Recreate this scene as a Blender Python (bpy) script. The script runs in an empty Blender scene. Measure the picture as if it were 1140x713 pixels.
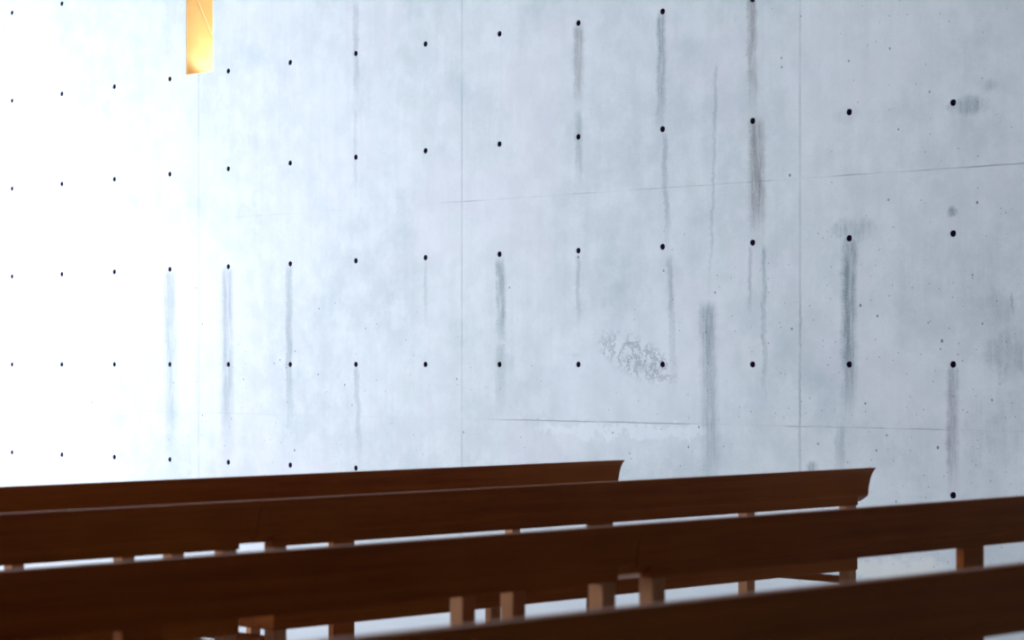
import bpy, bmesh, math, random
from mathutils import Vector

scene = bpy.context.scene
C = scene.collection
random.seed(4)

# ---------------------------------------------------------------- camera
TH = 0.774054
cam = bpy.data.cameras.new('camera')
cam.sensor_width = 36.0
cam.lens = 2639.2 / 1140 * 36.0
cam.shift_y = 49.5 / 1140
cam.clip_end = 200
cam.dof.use_dof = True
cam.dof.focus_distance = 11.8
cam.dof.aperture_fstop = 5.6
camo = bpy.data.objects.new('camera', cam)
C.objects.link(camo)
camo.location = (0, 0, 1.05)
camo.rotation_euler = (math.pi / 2, 0, TH)
scene.camera = camo

# ---------------------------------------------------------------- world, exposure
w = bpy.data.worlds.new('sky')
scene.world = w
w.use_nodes = True
wn = w.node_tree.nodes
wn['Background'].inputs['Color'].default_value = (0.75, 0.86, 1.0, 1)
wn['Background'].inputs['Strength'].default_value = 3.0
scene.view_settings.view_transform = 'Standard'
scene.view_settings.look = 'None'
scene.view_settings.exposure = 0.03
scene.view_settings.gamma = 1.0
scene.view_settings.use_curve_mapping = False

# room extents
X0, X1 = -15.78, 3.492
Y0, Y1 = -5.0, 9.174
ZT = 5.85
WIN_F = (1.6, 8.6, 0.15, 3.3)         # window in the front wall: y0,y1,z0,z1
WIN_L = (-14.5, -7.0, 0.3, 4.4)      # window in the left wall: x0,x1,z0,z1


def area(name, loc, rot, sx, sy, power, col, spread=math.pi):
    l = bpy.data.lights.new(name, 'AREA')
    l.shape = 'RECTANGLE'
    l.size, l.size_y, l.energy, l.color = sx, sy, power, col
    l.spread = spread
    o = bpy.data.objects.new(name, l)
    C.objects.link(o)
    o.location = loc
    o.rotation_euler = rot
    return o


DAY = (0.83, 0.905, 1.0)
area('daylight_front_window', (X0 + 0.06, (WIN_F[0] + WIN_F[1]) / 2, (WIN_F[2] + WIN_F[3]) / 2),
     (0, -math.pi / 2, 0), WIN_F[3] - WIN_F[2], WIN_F[1] - WIN_F[0], 640, DAY)
area('daylight_left_window', ((WIN_L[0] + WIN_L[1]) / 2, Y0 + 0.06, (WIN_L[2] + WIN_L[3]) / 2),
     (math.pi / 2, 0, 0), WIN_L[1] - WIN_L[0], WIN_L[3] - WIN_L[2], 640, DAY)


# ---------------------------------------------------------------- helpers
def link(name, bm, mats, parent=None, smooth=False):
    me = bpy.data.meshes.new(name)
    bm.normal_update()
    bm.to_mesh(me)
    bm.free()
    for m in (mats if isinstance(mats, (list, tuple)) else [mats]):
        me.materials.append(m)
    if smooth:
        for p in me.polygons:
            p.use_smooth = True
    o = bpy.data.objects.new(name, me)
    C.objects.link(o)
    if parent:
        o.parent = parent
    return o


def structure(o):
    o['kind'] = 'structure'
    return o


def box(bm, a, b, bevel=0.0):
    x0, y0, z0 = a
    x1, y1, z1 = b
    vs = [bm.verts.new(p) for p in ((x0, y0, z0), (x1, y0, z0), (x1, y1, z0), (x0, y1, z0),
                                    (x0, y0, z1), (x1, y0, z1), (x1, y1, z1), (x0, y1, z1))]
    fs = [bm.faces.new([vs[i] for i in f]) for f in ((3, 2, 1, 0), (4, 5, 6, 7), (0, 1, 5, 4),
                                                     (1, 2, 6, 5), (2, 3, 7, 6), (3, 0, 4, 7))]
    if bevel:
        es = list({e for f in fs for e in f.edges})
        bmesh.ops.bevel(bm, geom=es, offset=bevel, segments=2, affect='EDGES', profile=0.5)


def boxes(name, lst, mat, parent=None, bevel=0.0):
    bm = bmesh.new()
    for a, b in lst:
        box(bm, a, b, bevel)
    return link(name, bm, mat, parent)


class NT:
    def __init__(self, name):
        self.m = bpy.data.materials.new(name)
        self.m.use_nodes = True
        self.t = self.m.node_tree
        self.bsdf = self.t.nodes['Principled BSDF']

    def n(self, kind, **kw):
        nd = self.t.nodes.new(kind)
        for k, v in kw.items():
            setattr(nd, k, v)
        return nd

    def lk(self, a, b):
        self.t.links.new(a, b)

    def math(self, op, a, b=None, clamp=False):
        nd = self.n('ShaderNodeMath', operation=op)
        nd.use_clamp = clamp
        for i, v in enumerate((a, b)):
            if v is None:
                continue
            if isinstance(v, (int, float)):
                nd.inputs[i].default_value = v
            else:
                self.lk(v, nd.inputs[i])
        return nd.outputs[0]

    def ss(self, v, a, b, lo=0.0, hi=1.0, kind='SMOOTHSTEP'):
        nd = self.n('ShaderNodeMapRange')
        nd.interpolation_type = kind
        self.lk(v, nd.inputs['Value'])
        for k, x in (('From Min', a), ('From Max', b), ('To Min', lo), ('To Max', hi)):
            nd.inputs[k].default_value = x
        return nd.outputs['Result']

    def noise(self, vec, scale, detail=4, rough=0.55, dims='3D', stretch=None):
        if stretch:
            mp = self.n('ShaderNodeMapping')
            mp.inputs['Scale'].default_value = stretch
            self.lk(vec, mp.inputs['Vector'])
            vec = mp.outputs[0]
        nd = self.n('ShaderNodeTexNoise')
        nd.inputs['Scale'].default_value = scale
        nd.inputs['Detail'].default_value = detail
        nd.inputs['Roughness'].default_value = rough
        self.lk(vec, nd.inputs['Vector'])
        return nd.outputs['Fac']

    def mix(self, fac, a, b, mode='MIX'):
        nd = self.n('ShaderNodeMix', data_type='RGBA', blend_type=mode)
        for i, v in ((0, fac), (6, a), (7, b)):
            if isinstance(v, (int, float)):
                nd.inputs[i].default_value = v
            elif isinstance(v, tuple):
                nd.inputs[i].default_value = (*v, 1)
            else:
                self.lk(v, nd.inputs[i])
        return nd.outputs[2]


# ---------------------------------------------------------------- wall stains, in metres on the wall (x, z)
# x at top, x at bottom, z top, z bottom, half width, strength, warmth
STREAKS = [
(-10.233,-10.233,3.149,2.536,0.027,0.35,0.00),
(-10.233,-10.233,2.536,1.964,0.019,0.20,0.00),
(-11.984,-11.965,1.650,0.394,0.075,0.45,0.00),
(-11.410,-11.410,1.650,0.411,0.070,0.48,0.00),
(-10.825,-10.825,1.650,0.654,0.036,0.42,0.10),
(-10.225,-10.201,1.050,0.459,0.027,0.30,0.00),
(-9.645,-9.645,1.635,1.257,0.018,0.22,0.00),
(-9.057,-9.050,1.631,1.128,0.040,0.62,-0.10),
(-9.050,-9.050,1.177,0.786,0.045,0.28,0.00),
(-8.479,-8.479,2.848,2.380,0.042,0.55,0.30),
(-8.479,-8.479,2.403,1.954,0.032,0.38,0.10),
(-8.479,-8.479,1.637,1.211,0.019,0.30,0.00),
(-7.905,-7.905,2.854,2.222,0.034,0.62,0.20),
(-7.887,-7.857,2.244,1.580,0.021,0.35,0.00),
(-7.851,-7.815,1.602,0.872,0.024,0.40,0.00),
(-7.322,-7.305,3.112,2.226,0.036,0.62,0.60),
(-7.288,-7.283,2.269,1.615,0.056,0.72,0.60),
(-7.328,-7.333,1.643,1.289,0.014,0.35,0.00),
(-7.249,-7.232,1.640,0.812,0.017,0.45,0.00),
(-7.603,-7.568,1.369,0.426,0.062,0.68,-0.30),
(-7.545,-7.585,2.557,1.324,0.014,0.30,0.00),
(-7.585,-7.574,0.717,0.426,0.058,0.25,-0.30),
(-6.730,-6.730,1.665,0.755,0.050,0.75,-0.10),
(-6.777,-6.788,0.776,0.519,0.034,0.35,0.00),
(-6.149,-6.144,1.054,0.417,0.037,0.55,0.50),
(-7.018,-7.023,1.380,0.511,0.008,0.30,0.00),
(-9.036,-9.002,1.631,1.420,0.010,0.30,0.00),
(-5.829,-5.825,1.376,1.268,0.007,0.70,0.30),
(-6.725,-6.735,1.639,0.819,0.013,0.50,-0.10),
]
# x, z, radius x, radius z, strength
BLOBS = [
(-6.062,2.228,0.106,0.045,0.55),
(-5.942,2.313,0.043,0.032,0.35),
(-6.704,1.693,0.125,0.060,0.45),
(-6.154,1.750,0.029,0.025,0.60),
(-5.853,1.094,0.122,0.121,0.40),
(-5.909,1.317,0.104,0.105,0.25),
(-6.953,0.548,0.038,0.039,0.60),
(-6.198,1.446,0.441,0.248,0.12),
(-6.447,0.656,0.303,0.168,0.12),
(-6.740,2.237,0.073,0.043,0.20),
(-5.933,0.750,0.189,0.203,0.20),
(-8.030,1.040,0.075,0.030,0.45),
(-7.945,1.025,0.050,0.018,0.45),
(-8.130,1.085,0.06,0.03,0.25),
(-8.49,1.10,0.05,0.012,0.25),
]


def group_streak():
    g = bpy.data.node_groups.new('streak', 'ShaderNodeTree')
    for nm in ('X', 'Z', 'X top', 'Slope', 'Z top', 'Z bottom', 'Half width', 'Strength'):
        g.interface.new_socket(nm, in_out='INPUT', socket_type='NodeSocketFloat')
    g.interface.new_socket('Mask', in_out='OUTPUT', socket_type='NodeSocketFloat')
    gi = g.nodes.new('NodeGroupInput')
    go = g.nodes.new('NodeGroupOutput')

    def m(op, a, b, c=None):
        nd = g.nodes.new('ShaderNodeMath')
        nd.operation = op
        for i, v in enumerate((a, b, c)):
            if v is None:
                continue
            if isinstance(v, (int, float)):
                nd.inputs[i].default_value = v
            else:
                g.links.new(v, nd.inputs[i])
        return nd.outputs[0]
    I = gi.outputs
    dz = m('SUBTRACT', I['Z top'], I['Z'])
    xc = m('MULTIPLY_ADD', dz, I['Slope'], I['X top'])
    dx = m('ABSOLUTE', m('SUBTRACT', I['X'], xc), None)
    r = m('DIVIDE', dx, I['Half width'])

    def ss(v, a, b, lo, hi):
        nd = g.nodes.new('ShaderNodeMapRange')
        nd.interpolation_type = 'SMOOTHSTEP'
        g.links.new(v, nd.inputs['Value'])
        nd.inputs['From Min'].default_value = a
        nd.inputs['From Max'].default_value = b
        nd.inputs['To Min'].default_value = lo
        nd.inputs['To Max'].default_value = hi
        return nd.outputs['Result']
    a = ss(r, 0.25, 1.25, 1, 0)
    b = ss(dz, -0.02, 0.05, 0, 1)
    length = m('SUBTRACT', I['Z top'], I['Z bottom'])
    q = m('DIVIDE', dz, length)
    c = ss(q, 0.55, 1.08, 1, 0)
    out = m('MULTIPLY', m('MULTIPLY', a, b), m('MULTIPLY', c, I['Strength']))
    g.links.new(out, go.inputs['Mask'])
    return g


def concrete_wall():
    k = NT('board_cast_concrete')
    tc = k.n('ShaderNodeNewGeometry')
    P = tc.outputs['Position']
    sep = k.n('ShaderNodeSeparateXYZ')
    k.lk(P, sep.inputs[0])
    X, Y, Z = sep.outputs
    # base tone: clouds, faint vertical formwork grain, speckle
    n1 = k.noise(P, 0.9, 5, 0.6)
    n2 = k.noise(P, 7.0, 6, 0.65)
    n3 = k.noise(P, 5.0, 3, 0.6, stretch=(3.0, 1.0, 0.22))
    n4 = k.noise(P, 120.0, 3, 0.6)
    base = k.mix(k.ss(n1, 0.3, 0.7), BASE_A, BASE_B)
    base = k.mix(k.ss(n2, 0.35, 0.7, 0, 0.6), base, BASE_C)
    base = k.mix(k.ss(k.noise(P, 2.6, 5, 0.65), 0.52, 0.75, 0, 0.5), base, (0.36, 0.41, 0.43))
    base = k.mix(k.ss(n3, 0.42, 0.72, 0, 0.12), base, (0.33, 0.36, 0.37))
    base = k.mix(k.ss(n4, 0.5, 0.75, 0, 0.22), base, (0.30, 0.32, 0.33))
    n6 = k.noise(P, 11.0, 6, 0.7)
    n5 = k.noise(P, 1.7, 2, 0.5)
    base = k.mix(k.ss(n5, 0.5, 0.7, 0, 0.35), base, (0.57, 0.53, 0.57))
    # wobble shared by all streaks
    wob = k.noise(P, 9.0, 3, 0.6, stretch=(0.25, 1, 1))
    wob2 = k.noise(P, 60.0, 3, 0.7)
    xw = k.math('ADD', X, k.math('MULTIPLY', k.math('SUBTRACT', wob, 0.5), 0.05))
    xw = k.math('ADD', xw, k.math('MULTIPLY', k.math('SUBTRACT', wob2, 0.5), 0.03))
    sg = group_streak()
    grey = None
    warm = None
    for (xa, xb, za, zb, hw, s, wm) in STREAKS:
        nd = k.n('ShaderNodeGroup')
        nd.node_tree = sg
        k.lk(xw, nd.inputs['X'])
        k.lk(Z, nd.inputs['Z'])
        nd.inputs['X top'].default_value = xa
        nd.inputs['Slope'].default_value = (xb - xa) / (za - zb)
        nd.inputs['Z top'].default_value = za
        nd.inputs['Z bottom'].default_value = zb
        nd.inputs['Half width'].default_value = hw
        nd.inputs['Strength'].default_value = s
        o = nd.outputs[0]
        if wm >= 0.3:
            warm = o if warm is None else k.math('MAXIMUM', warm, o)
        else:
            grey = o if grey is None else k.math('MAXIMUM', grey, o)
    for (x, z, rx, rz, s) in BLOBS:
        dx = k.math('DIVIDE', k.math('SUBTRACT', xw, x), rx)
        dz = k.math('DIVIDE', k.math('SUBTRACT', Z, z), rz)
        d = k.math('ADD', k.math('MULTIPLY', dx, dx), k.math('MULTIPLY', dz, dz))
        d = k.math('ADD', d, k.math('MULTIPLY', k.math('SUBTRACT', n6, 0.5), 3.6))
        o = k.ss(d, -0.3, 1.5, s, 0)
        grey = k.math('MAXIMUM', grey, o)
    vert = k.noise(P, 14.0, 5, 0.7, stretch=(3.0, 1, 0.3))
    tex = k.math('MULTIPLY', k.ss(vert, 0.28, 0.62, 0.45, 1.25), k.ss(n4, 0.25, 0.7, 0.75, 1.0))
    base = k.mix(k.math('MULTIPLY', grey, tex, True), base, (0.13, 0.17, 0.19))
    base = k.mix(k.math('MULTIPLY', warm, tex, True), base, (0.16, 0.155, 0.16))
    # efflorescence patch between two tie holes near the centre
    nb = k.noise(P, 5.5, 7, 0.72)
    nf = k.noise(P, 13.0, 8, 0.72)
    dx = k.math('DIVIDE', k.math('ADD', X, 8.07), 0.30)
    # patch slopes down to the right
    zc = k.math('ADD', k.math('MULTIPLY', k.math('ADD', X, 8.07), -0.32), 1.085)
    dz = k.math('DIVIDE', k.math('SUBTRACT', Z, zc), 0.12)
    d = k.math('ADD', k.math('MULTIPLY', dx, dx), k.math('MULTIPLY', dz, dz))
    core = k.ss(d, 0.15, 1.2, 1, 0)
    band = k.math('ABSOLUTE', k.math('SUBTRACT', nf, 0.5))
    scab = k.math('MULTIPLY', k.ss(band, 0.01, 0.05, 1, 0), core)
    base = k.mix(k.math('MULTIPLY', scab, 1.0), base, (0.15, 0.17, 0.19))
    # pale lime bloom below and around it
    halo = k.math('DIVIDE', k.math('ADD', X, 8.1), 0.75)
    hz = k.math('DIVIDE', k.math('SUBTRACT', Z, 0.92), 0.42)
    d2 = k.math('ADD', k.math('MULTIPLY', halo, halo), k.math('MULTIPLY', hz, hz))
    d2 = k.math('ADD', d2, k.math('MULTIPLY', k.math('SUBTRACT', nb, 0.5), 1.8))
    base = k.mix(k.ss(d2, 0.3, 1.3, 0.35, 0), base, (0.62, 0.63, 0.66))
    # pale lime line under the pour joint, and the crust low on the wall
    for (xa, xb, zz, hh, col, st) in ((-8.80, -7.62, 0.712, 0.035, (0.66, 0.67, 0.69), 0.45),
                                      (-6.78, -6.20, 0.085, 0.055, (0.64, 0.62, 0.56), 0.6)):
        e = k.math('MULTIPLY', k.ss(X, xa - 0.02, xa + 0.1), k.ss(X, xb - 0.05, xb + 0.05, 1, 0))
        zz2 = k.math('ADD', Z, k.math('MULTIPLY', k.math('SUBTRACT', nf, 0.5), 0.30))
        v = k.ss(k.math('ABSOLUTE', k.math('SUBTRACT', zz2, zz)), hh * 0.5, hh * 1.1, 1, 0)
        base = k.mix(k.math('MULTIPLY', k.math('MULTIPLY', e, v), st), base, col)

    # formwork joints
    def joints(coord, first, step, hw):
        u = k.math('DIVIDE', k.math('SUBTRACT', coord, first), step)
        fr = k.math('ABSOLUTE', k.math('SUBTRACT', k.math('FRACT', k.math('ADD', u, 100.5)), 0.5))
        return k.ss(k.math('MULTIPLY', fr, step), hw * 0.3, hw, 1, 0)
    jn = k.noise(P, 1.6, 3, 0.6, stretch=(1, 1, 2.5))
    jv = joints(X, -11.692, 2.336, 0.010)
    jh = joints(k.math('ADD', Z, k.math('MULTIPLY', k.math('SUBTRACT', n2, 0.5), 0.012)), 0.75, 1.2, 0.0055)
    jm = k.math('MAXIMUM', k.math('MULTIPLY', jv, k.ss(jn, 0.35, 0.6, 0.12, 0.30)),
                k.math('MULTIPLY', k.math('MULTIPLY', jh, k.ss(Z, 2.3, 2.6, 1, 0.1)), k.math('MULTIPLY', k.ss(jn, 0.42, 0.62, 0.06, 0.55), k.ss(X, -10.5, -8.5, 0.25, 1.0))))
    base = k.mix(jm, base, (0.15, 0.17, 0.19))
    # air pores: denser towards the right-hand bays
    pores = None
    for sc_, rr, keep, st in ((8.0, 0.052, 0.60, 0.75), (15.0, 0.078, 0.60, 0.6), (34.0, 0.12, 0.68, 0.45)):
        v = k.n('ShaderNodeTexVoronoi', feature='F1')
        v.inputs['Scale'].default_value = sc_
        # flatten Y so cells are cut through their centre plane
        mp = k.n('ShaderNodeMapping')
        mp.inputs['Scale'].default_value = (1.15, 0.0, 1.0)
        k.lk(P, mp.inputs['Vector'])
        k.lk(mp.outputs[0], v.inputs['Vector'])
        v.voronoi_dimensions = '3D'
        cs = k.n('ShaderNodeSeparateColor')
        k.lk(v.outputs['Color'], cs.inputs[0])
        dens = k.math('ADD', cs.outputs[0], k.ss(X, -8.5, -6.2, -0.22, 0.14))
        dens = k.math('ADD', dens, k.ss(Z, 0.9, 2.3, 0.06, -0.30))
        on = k.ss(dens, keep, keep + 0.02)
        rad = k.math('MULTIPLY', k.math('ADD', cs.outputs[1], 0.35), rr)
        inside = k.math('LESS_THAN', v.outputs['Distance'], rad)
        o = k.math('MULTIPLY', k.math('MULTIPLY', on, inside), st)
        pores = o if pores is None else k.math('MAXIMUM', pores, o)
    base = k.mix(pores, base, (0.07, 0.075, 0.09))
    k.lk(base, k.bsdf.inputs['Base Color'])
    k.bsdf.inputs['Roughness'].default_value = 0.62
    k.bsdf.inputs['Specular IOR Level'].default_value = 0.25
    bp = k.n('ShaderNodeBump')
    bp.inputs['Strength'].default_value = 0.25
    bp.inputs['Distance'].default_value = 0.004
    h = k.math('SUBTRACT', k.math('ADD', k.math('MULTIPLY', n2, 0.5), k.math('MULTIPLY', n4, 0.15)),
               k.math('MULTIPLY', k.math('MAXIMUM', pores, jm), 0.6))
    k.lk(h, bp.inputs['Height'])
    k.lk(bp.outputs[0], k.bsdf.inputs['Normal'])
    return k.m


BASE_A, BASE_B, BASE_C = (0.44, 0.465, 0.48), (0.53, 0.545, 0.555), (0.60, 0.61, 0.62)
M_WALL = concrete_wall()


def simple(name, col, rough=0.5, spec=0.5, metal=0.0, col2=None, scale=6, bump=0.0, stretch=None):
    k = NT(name)
    k.bsdf.inputs['Roughness'].default_value = rough
    k.bsdf.inputs['Specular IOR Level'].default_value = spec
    k.bsdf.inputs['Metallic'].default_value = metal
    tc = k.n('ShaderNodeTexCoord').outputs['Object']
    nz = k.noise(tc, scale, 5, 0.6, stretch=stretch)
    col2 = col2 or tuple(c * 0.8 for c in col)
    k.lk(k.mix(k.ss(nz, 0.3, 0.7), col, col2), k.bsdf.inputs['Base Color'])
    if bump:
        bp = k.n('ShaderNodeBump')
        bp.inputs['Strength'].default_value = bump
        bp.inputs['Distance'].default_value = 0.002
        k.lk(nz, bp.inputs['Height'])
        k.lk(bp.outputs[0], k.bsdf.inputs['Normal'])
    return k.m


M_HOLE = simple('tie_hole_dark', (0.07, 0.045, 0.11), 0.9, 0.1)  # one dark tone for the sides and back of each hole
M_CONC = simple('plain_concrete', (0.36, 0.37, 0.38), 0.7, 0.3, col2=(0.28, 0.29, 0.30), scale=1.5)
M_DARKC = simple('rear_concrete', (0.12, 0.11, 0.11), 0.8, 0.2, scale=1.5)
M_FLOOR = simple('pale_polished_floor', (0.87, 0.87, 0.90), 0.18, 0.8, col2=(0.82, 0.82, 0.86), scale=2.0)
M_FRAME = simple('window_steel', (0.05, 0.05, 0.055), 0.4, 0.5, 0.6)
M_GOLD = simple('gilded_reveal', (0.88, 0.66, 0.34), 0.45, 0.3, 0.0, col2=(0.82, 0.57, 0.26), scale=5)
M_PALE = simple('pale_streak_bar', (0.95, 0.85, 0.55), 0.35, 0.5)  # pale colour of the bar that draws the bright streak
M_BRASS = simple('brass', (0.80, 0.55, 0.20), 0.25, 0.5, 1.0)


def glass_mat():
    k = NT('window_glass')
    k.bsdf.inputs['Base Color'].default_value = (1, 1, 1, 1)
    k.bsdf.inputs['Roughness'].default_value = 0.02
    k.bsdf.inputs['IOR'].default_value = 1.45
    k.bsdf.inputs['Transmission Weight'].default_value = 1.0
    return k.m


M_GLASS = glass_mat()


def wood_mat(name, WOOD_A, WOOD_B, WOOD_C, WOOD_D, along=True):
    k = NT(name)
    lo, hi = (0.10, 3.0) if along else (3.0, 0.10)
    tc = k.n('ShaderNodeTexCoord').outputs['Object']
    grain = k.noise(tc, 16.0, 6, 0.65, stretch=(3.0, lo, hi))
    fine = k.noise(tc, 70.0, 3, 0.6, stretch=(2.0, lo, hi))
    big = k.noise(tc, 1.6, 3, 0.5)
    c = k.mix(k.ss(grain, 0.3, 0.7), WOOD_A, WOOD_B)
    c = k.mix(k.ss(fine, 0.45, 0.75, 0, 0.35), c, WOOD_C)
    c = k.mix(k.ss(big, 0.35, 0.7, 0, 0.4), c, WOOD_D)
    # a few knots
    v = k.n('ShaderNodeTexVoronoi', feature='F1')
    mp = k.n('ShaderNodeMapping')
    mp.inputs['Scale'].default_value = (1.0, 0.8, 1.6)
    k.lk(tc, mp.inputs['Vector'])
    k.lk(mp.outputs[0], v.inputs['Vector'])
    v.inputs['Scale'].default_value = 3.0
    c = k.mix(k.ss(v.outputs['Distance'], 0.03, 0.07, 0.7, 0), c, (0.05, 0.015, 0.005))
    k.lk(c, k.bsdf.inputs['Base Color'])
    k.bsdf.inputs['Roughness'].default_value = 0.5
    k.bsdf.inputs['Specular IOR Level'].default_value = 0.10
    bp = k.n('ShaderNodeBump')
    bp.inputs['Strength'].default_value = 0.15
    bp.inputs['Distance'].default_value = 0.001
    k.lk(grain, bp.inputs['Height'])
    k.lk(bp.outputs[0], k.bsdf.inputs['Normal'])
    return k.m


M_WOOD = wood_mat('dark_stained_pine', (0.32, 0.080, 0.008), (0.23, 0.052, 0.006), (0.14, 0.030, 0.004), (0.38, 0.115, 0.011))
M_LEG = wood_mat('lit_pale_pine', (0.48, 0.22, 0.10), (0.41, 0.175, 0.075), (0.32, 0.125, 0.05), (0.52, 0.26, 0.125), False)  # paler than the boards: light falling on the legs is put into the colour

# ---------------------------------------------------------------- right wall with tie holes and the slot window
D, K0, DK = Y1, -13.736, 0.584
SX0, SX1, SZ0, SZ1 = -11.819, -11.550, 2.858, 4.95
THICK = 0.50


def build_right_wall():
    bm = bmesh.new()

    def quad(pts, mi=0):
        f = bm.faces.new([bm.verts.new(p) for p in pts])
        f.material_index = mi

    def rect(xa, xb, za, zb):
        quad(((xa, D, za), (xb, D, za), (xb, D, zb), (xa, D, zb)))

    def cell(xa, xb, za, zb, cx, cz):
        n = 20
        outer, r0, r1, r2 = [], [], [], []
        cor = sorted([math.atan2(z - cz, x - cx) % (2 * math.pi) for x in (xa, xb) for z in (za, zb)])
        angs = sorted(set([2 * math.pi * i / n for i in range(n)] + cor))
        for a in angs:
            ca, sa = math.cos(a), math.sin(a)
            t = 1e9
            if ca > 1e-9: t = min(t, (xb - cx) / ca)
            if ca < -1e-9: t = min(t, (xa - cx) / ca)
            if sa > 1e-9: t = min(t, (zb - cz) / sa)
            if sa < -1e-9: t = min(t, (za - cz) / sa)
            outer.append(bm.verts.new((cx + t * ca, D, cz + t * sa)))
            r0.append(bm.verts.new((cx + .0165 * ca, D, cz + .0165 * sa)))
            r1.append(bm.verts.new((cx + .0150 * ca, D + .004, cz + .0150 * sa)))
            r2.append(bm.verts.new((cx + .0120 * ca, D + .030, cz + .0120 * sa)))
        m = len(angs)
        for i in range(m):
            j = (i + 1) % m
            bm.faces.new((outer[i], outer[j], r0[j], r0[i]))
            bm.faces.new((r0[i], r0[j], r1[j], r1[i]))
            f = bm.faces.new((r1[i], r1[j], r2[j], r2[i]))
            f.material_index = 1
        f = bm.faces.new(r2)
        f.material_index = 1

    for kx in range(-3, 30):
        cx = K0 + DK * kx
        xa, xb = cx - DK / 2, cx + DK / 2
        for r in range(9):
            cz = 0.45 + 0.6 * r
            za, zb = cz - 0.3, cz + 0.3
            a, b = xa, xb
            if kx in (3, 4) and zb > SZ0:
                if zb <= SZ1 + 1e-6:
                    if kx == 3:
                        b = SX0
                        if za < SZ0: rect(SX0, xb, za, SZ0)
                    else:
                        a = SX1
                        if za < SZ0: rect(xa, SX1, za, SZ0)
            cell(a, b, za, zb, cx, cz)
        rect(xa, xb, 0, 0.15)
        rect(xa, xb, 5.55, ZT)
    B = D + THICK
    for (xa, xb, za, zb) in ((X0, SX0, 0, ZT), (SX1, X1, 0, ZT), (SX0, SX1, 0, SZ0), (SX0, SX1, SZ1, ZT)):
        quad(((xb, B, za), (xa, B, za), (xa, B, zb), (xb, B, zb)))
    bmesh.ops.remove_doubles(bm, verts=bm.verts, dist=0.0002)
    bmesh.ops.recalc_face_normals(bm, faces=[f for f in bm.faces if all(v.co.y < D + .1 for v in f.verts)])
    return structure(link('wall_right', bm, [M_WALL, M_HOLE]))


wall = build_right_wall()
# make sure the face looks into the room
if sum(p.normal.y * p.area for p in wall.data.polygons if p.center.y < D + .001) > 0:
    wall.data.flip_normals()

# ---------------------------------------------------------------- room shell
structure(boxes('floor', [((X0 - .3, Y0 - .3, -.2), (X1 + .3, D + THICK, 0))], M_FLOOR))
structure(boxes('ceiling', [((X0 - .3, Y0 - .3, ZT), (X1 + .3, D + THICK, ZT + .2))], M_CONC))
a, b, c, d = WIN_F
structure(boxes('wall_front', [((X0 - .3, Y0, 0), (X0, a, ZT)), ((X0 - .3, b, 0), (X0, D, ZT)),
                               ((X0 - .3, a, 0), (X0, b, c)), ((X0 - .3, a, d), (X0, b, ZT))], M_CONC))
a, b, c, d = WIN_L
structure(boxes('wall_left', [((X0 - .3, Y0 - .3, 0), (a, Y0, ZT)), ((b, Y0 - .3, 0), (X1 + .3, Y0, ZT)),
                              ((a, Y0 - .3, 0), (b, Y0, c)), ((a, Y0 - .3, d), (b, Y0, ZT))], M_CONC))
structure(boxes('wall_rear', [((X1, Y0, 0), (X1 + .3, D, ZT))], M_DARKC))


def window(name, axis, win, pos, cols):
    a, b, c, d = win
    w_ = 0.03
    bars = []
    for i in range(cols + 1):
        u = a + (b - a) * i / cols
        u0, u1 = max(a, u - w_), min(b, u + w_)
        bars.append((u0, u1, c, d))
    bars += [(a, b, c, c + .06), (a, b, d - .06, d)]
    lst = []
    for (u0, u1, z0, z1) in bars:
        if axis == 'x':
            lst.append(((pos - .10, u0, z0), (pos - .04, u1, z1)))
        else:
            lst.append(((u0, pos - .10, z0), (u1, pos - .04, z1)))
    o = structure(boxes(name, lst, M_FRAME))
    if axis == 'x':
        boxes('pane', [((pos - .075, a, c), (pos - .065, b, d))], M_GLASS, o)
    else:
        boxes('pane', [((a, pos - .075, c), (b, pos - .065, d))], M_GLASS, o)
    return o


window('window_1', 'x', WIN_F, X0, 4)
window('window_2', 'y', WIN_L, Y0, 5)

# slot window: gilded reveal, outer pane, added bar for a bright streak, added warm spot
bm = bmesh.new()
t = 0.006
for aa, bb in (((SX0, D + .002, SZ0), (SX0 + t, D + THICK, SZ1)), ((SX1 - t, D + .002, SZ0), (SX1, D + THICK, SZ1)),
               ((SX0 + t, D + .002, SZ0), (SX1 - t, D + THICK, SZ0 + t)), ((SX0 + t, D + .002, SZ1 - t), (SX1 - t, D + THICK, SZ1))):
    box(bm, aa, bb)
slot = structure(link('window_3', bm, M_GOLD))
boxes('pane', [((SX0 + t, D + THICK - .05, SZ0 + t), (SX1 - t, D + THICK - .042, SZ1 - t))], M_GLASS, slot)
bm = bmesh.new()
L = 0.62
p0, p1 = Vector((SX0 + .012, D + .04, 3.42)), Vector((SX0 + .012, D + .23, 3.06))
dv = (p1 - p0).normalized()
side = Vector((1, 0, 0)).cross(dv).normalized()
ring = []
for p in (p0, p1):
    ring.append([bm.verts.new(p + side * .004 * math.cos(q) + Vector((1, 0, 0)) * .004 * math.sin(q))
                 for q in [i * math.pi / 4 for i in range(8)]])
for i in range(8):
    j = (i + 1) % 8
    bm.faces.new((ring[0][i], ring[0][j], ring[1][j], ring[1][i]))
bm.faces.new(ring[0][::-1]); bm.faces.new(ring[1])
link('bright_streak_bar', bm, M_PALE, slot)  # thin pale bar added to draw a bright diagonal streak on the jamb
l = bpy.data.lights.new('added_slot_spot', 'SPOT')  # warm spot added for the glow on the jamb, source unseen
l.energy, l.color = 5.6, (1.0, 0.83, 0.62)
l.spot_size, l.spot_blend, l.shadow_soft_size = math.radians(125), 0.35, 0.02
lo = bpy.data.objects.new('added_slot_spot', l)
C.objects.link(lo)
lo.location = (SX1 - .05, D + .27, SZ0 + .06)
dirv = Vector((-1.0, -0.10, 0.95))
lo.rotation_euler = dirv.to_track_quat('-Z', 'Y').to_euler()
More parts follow.
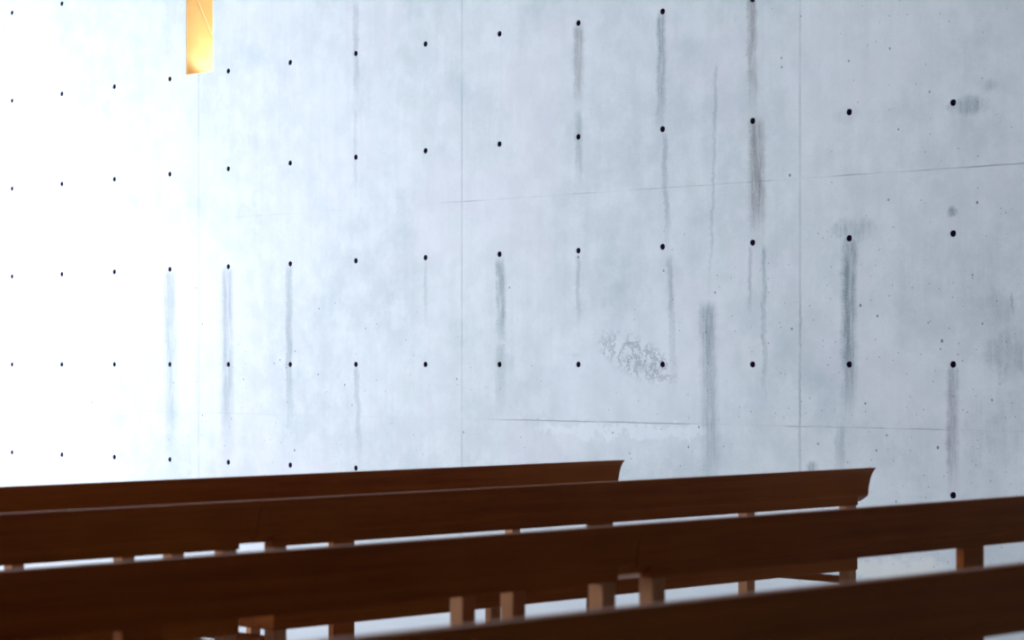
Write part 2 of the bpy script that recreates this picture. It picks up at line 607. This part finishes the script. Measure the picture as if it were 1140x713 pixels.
# made-up fitting around the warm spot, out of view
bm = bmesh.new()
for r1_, r2_, h_, z_ in ((.028, .028, .012, .006), (.012, .024, .026, .025)):
    g_ = bmesh.ops.create_cone(bm, cap_ends=True, segments=20, radius1=r1_, radius2=r2_, depth=h_)
    bmesh.ops.translate(bm, vec=(SX1 - .05, D + .27, SZ0 + t + z_), verts=g_['verts'])
link('added_uplight', bm, M_BRASS, slot)

# ---------------------------------------------------------------- benches
BT = 0.724          # height of the backrest's top edge
HL = 1.2435           # half length
PROF = [(0.031, 0.0), (0.0215, -0.0100), (0.0143, -0.0215), (0.0085, -0.036), (0.0044, -0.052), (0.0012, -0.068), (0.0, -0.085),
        (-0.004, -0.091), (-0.030, -0.107), (-0.044, -0.104), (-0.040, -0.078), (-0.034, -0.052), (-0.024, -0.028), (-0.012, -0.010), (0.004, 0.0)]


def bench_parts():
    parts = []
    bm = bmesh.new()
    ys = [-HL, -HL + .001, HL - .001, HL]
    sc = [0.97, 1.0, 1.0, 0.97]
    cx = sum(p[0] for p in PROF) / len(PROF)
    cz = sum(p[1] for p in PROF) / len(PROF)
    rings = [[bm.verts.new((cx + (x - cx) * s, y, BT + cz + (z - cz) * (1 if s == 1 else .985))) for x, z in PROF] for y, s in zip(ys, sc)]
    n = len(PROF)
    for a, b in zip(rings, rings[1:]):
        for i in range(n):
            j = (i + 1) % n
            bm.faces.new((a[i], a[j], b[j], b[i]))
    bm.faces.new(rings[0]); bm.faces.new(rings[-1][::-1])
    bmesh.ops.recalc_face_normals(bm, faces=bm.faces)
    parts.append(('backrest', bm))

    def B(name, lst, bev=.003):
        bm = bmesh.new()
        for a, b in lst:
            box(bm, a, b, bev)
        parts.append((name, bm))
    B('lower_rail', [((-.036, -HL + .05, BT - .117), (-.003, HL - .05, BT - .084))], .002)
    B('seat', [((-.455, -HL + .052, .403), (-.002, HL - .052, .446))], .004)
    for s in (-1, 1):
        y0, y1 = sorted((s * (HL - .096), s * (HL - .056)))
        B('leg', [((-.045, y0, 0), (-.005, y1, BT - .085))])
        B('leg', [((-.450, y0, 0), (-.410, y1, .622))])
        B('armrest', [((-.465, y0 - .008, .622), (-.040, y1 + .008, .646))], .004)
        B('side_rail', [((-.412, y0 + .008, .362), (-.043, y1 - .008, .384))])
    B('centre_support', [((-.030, -.043, 0), (-.004, .043, BT - .087))])
    B('front_support', [((-.450, -.020, 0), (-.424, .020, .406))])
    B('long_rail', [((-.440, -HL + .08, .375), (-.418, -.02, .405)), ((-.440, .02, .375), (-.418, HL - .08, .405))], .002)
    return parts


proto_meshes = None
BENCHES = [
    (-5.396, 4.795, 'dark brown wooden bench in the farthest row, its curved end topping out mid picture'),
    (-5.396, 2.305, 'dark brown wooden bench in the farthest row at the extreme left edge of the picture'),
    (-4.431, 4.90, 'dark brown wooden bench in the second farthest row, its curved end before the stained wall'),
    (-4.431, 2.41, 'dark brown wooden bench in the second farthest row at left, ending above a bright gap'),
    (-3.216, 4.90, 'dark brown wooden bench running off the right side, broad centre support visible below its back'),
    (-3.216, 2.41, 'dark brown wooden bench in the second nearest row at left, ending at the dark joint'),
    (-2.131, 3.23, 'nearest blurred dark wooden bench, crossing the lower right corner'),
    (-2.131, 0.74, 'dark wooden bench of nearest row, continuing left below the frame'),
]
proto = []
for i, (x, y, lab) in enumerate(BENCHES):
    root = bpy.data.objects.new('bench', None)
    C.objects.link(root)
    root.location = (x, y, 0)
    root['label'] = lab
    root['category'] = 'bench'
    root['group'] = 'rows of wooden church benches'
    if i == 0:
        for nm, bm in bench_parts():
            m_ = M_LEG if nm in ('leg', 'armrest', 'front_support') else M_WOOD
            proto.append(link(nm, bm, m_, root))
    else:
        for o in proto:
            c_ = o.copy()
            C.objects.link(c_)
            c_.parent = root
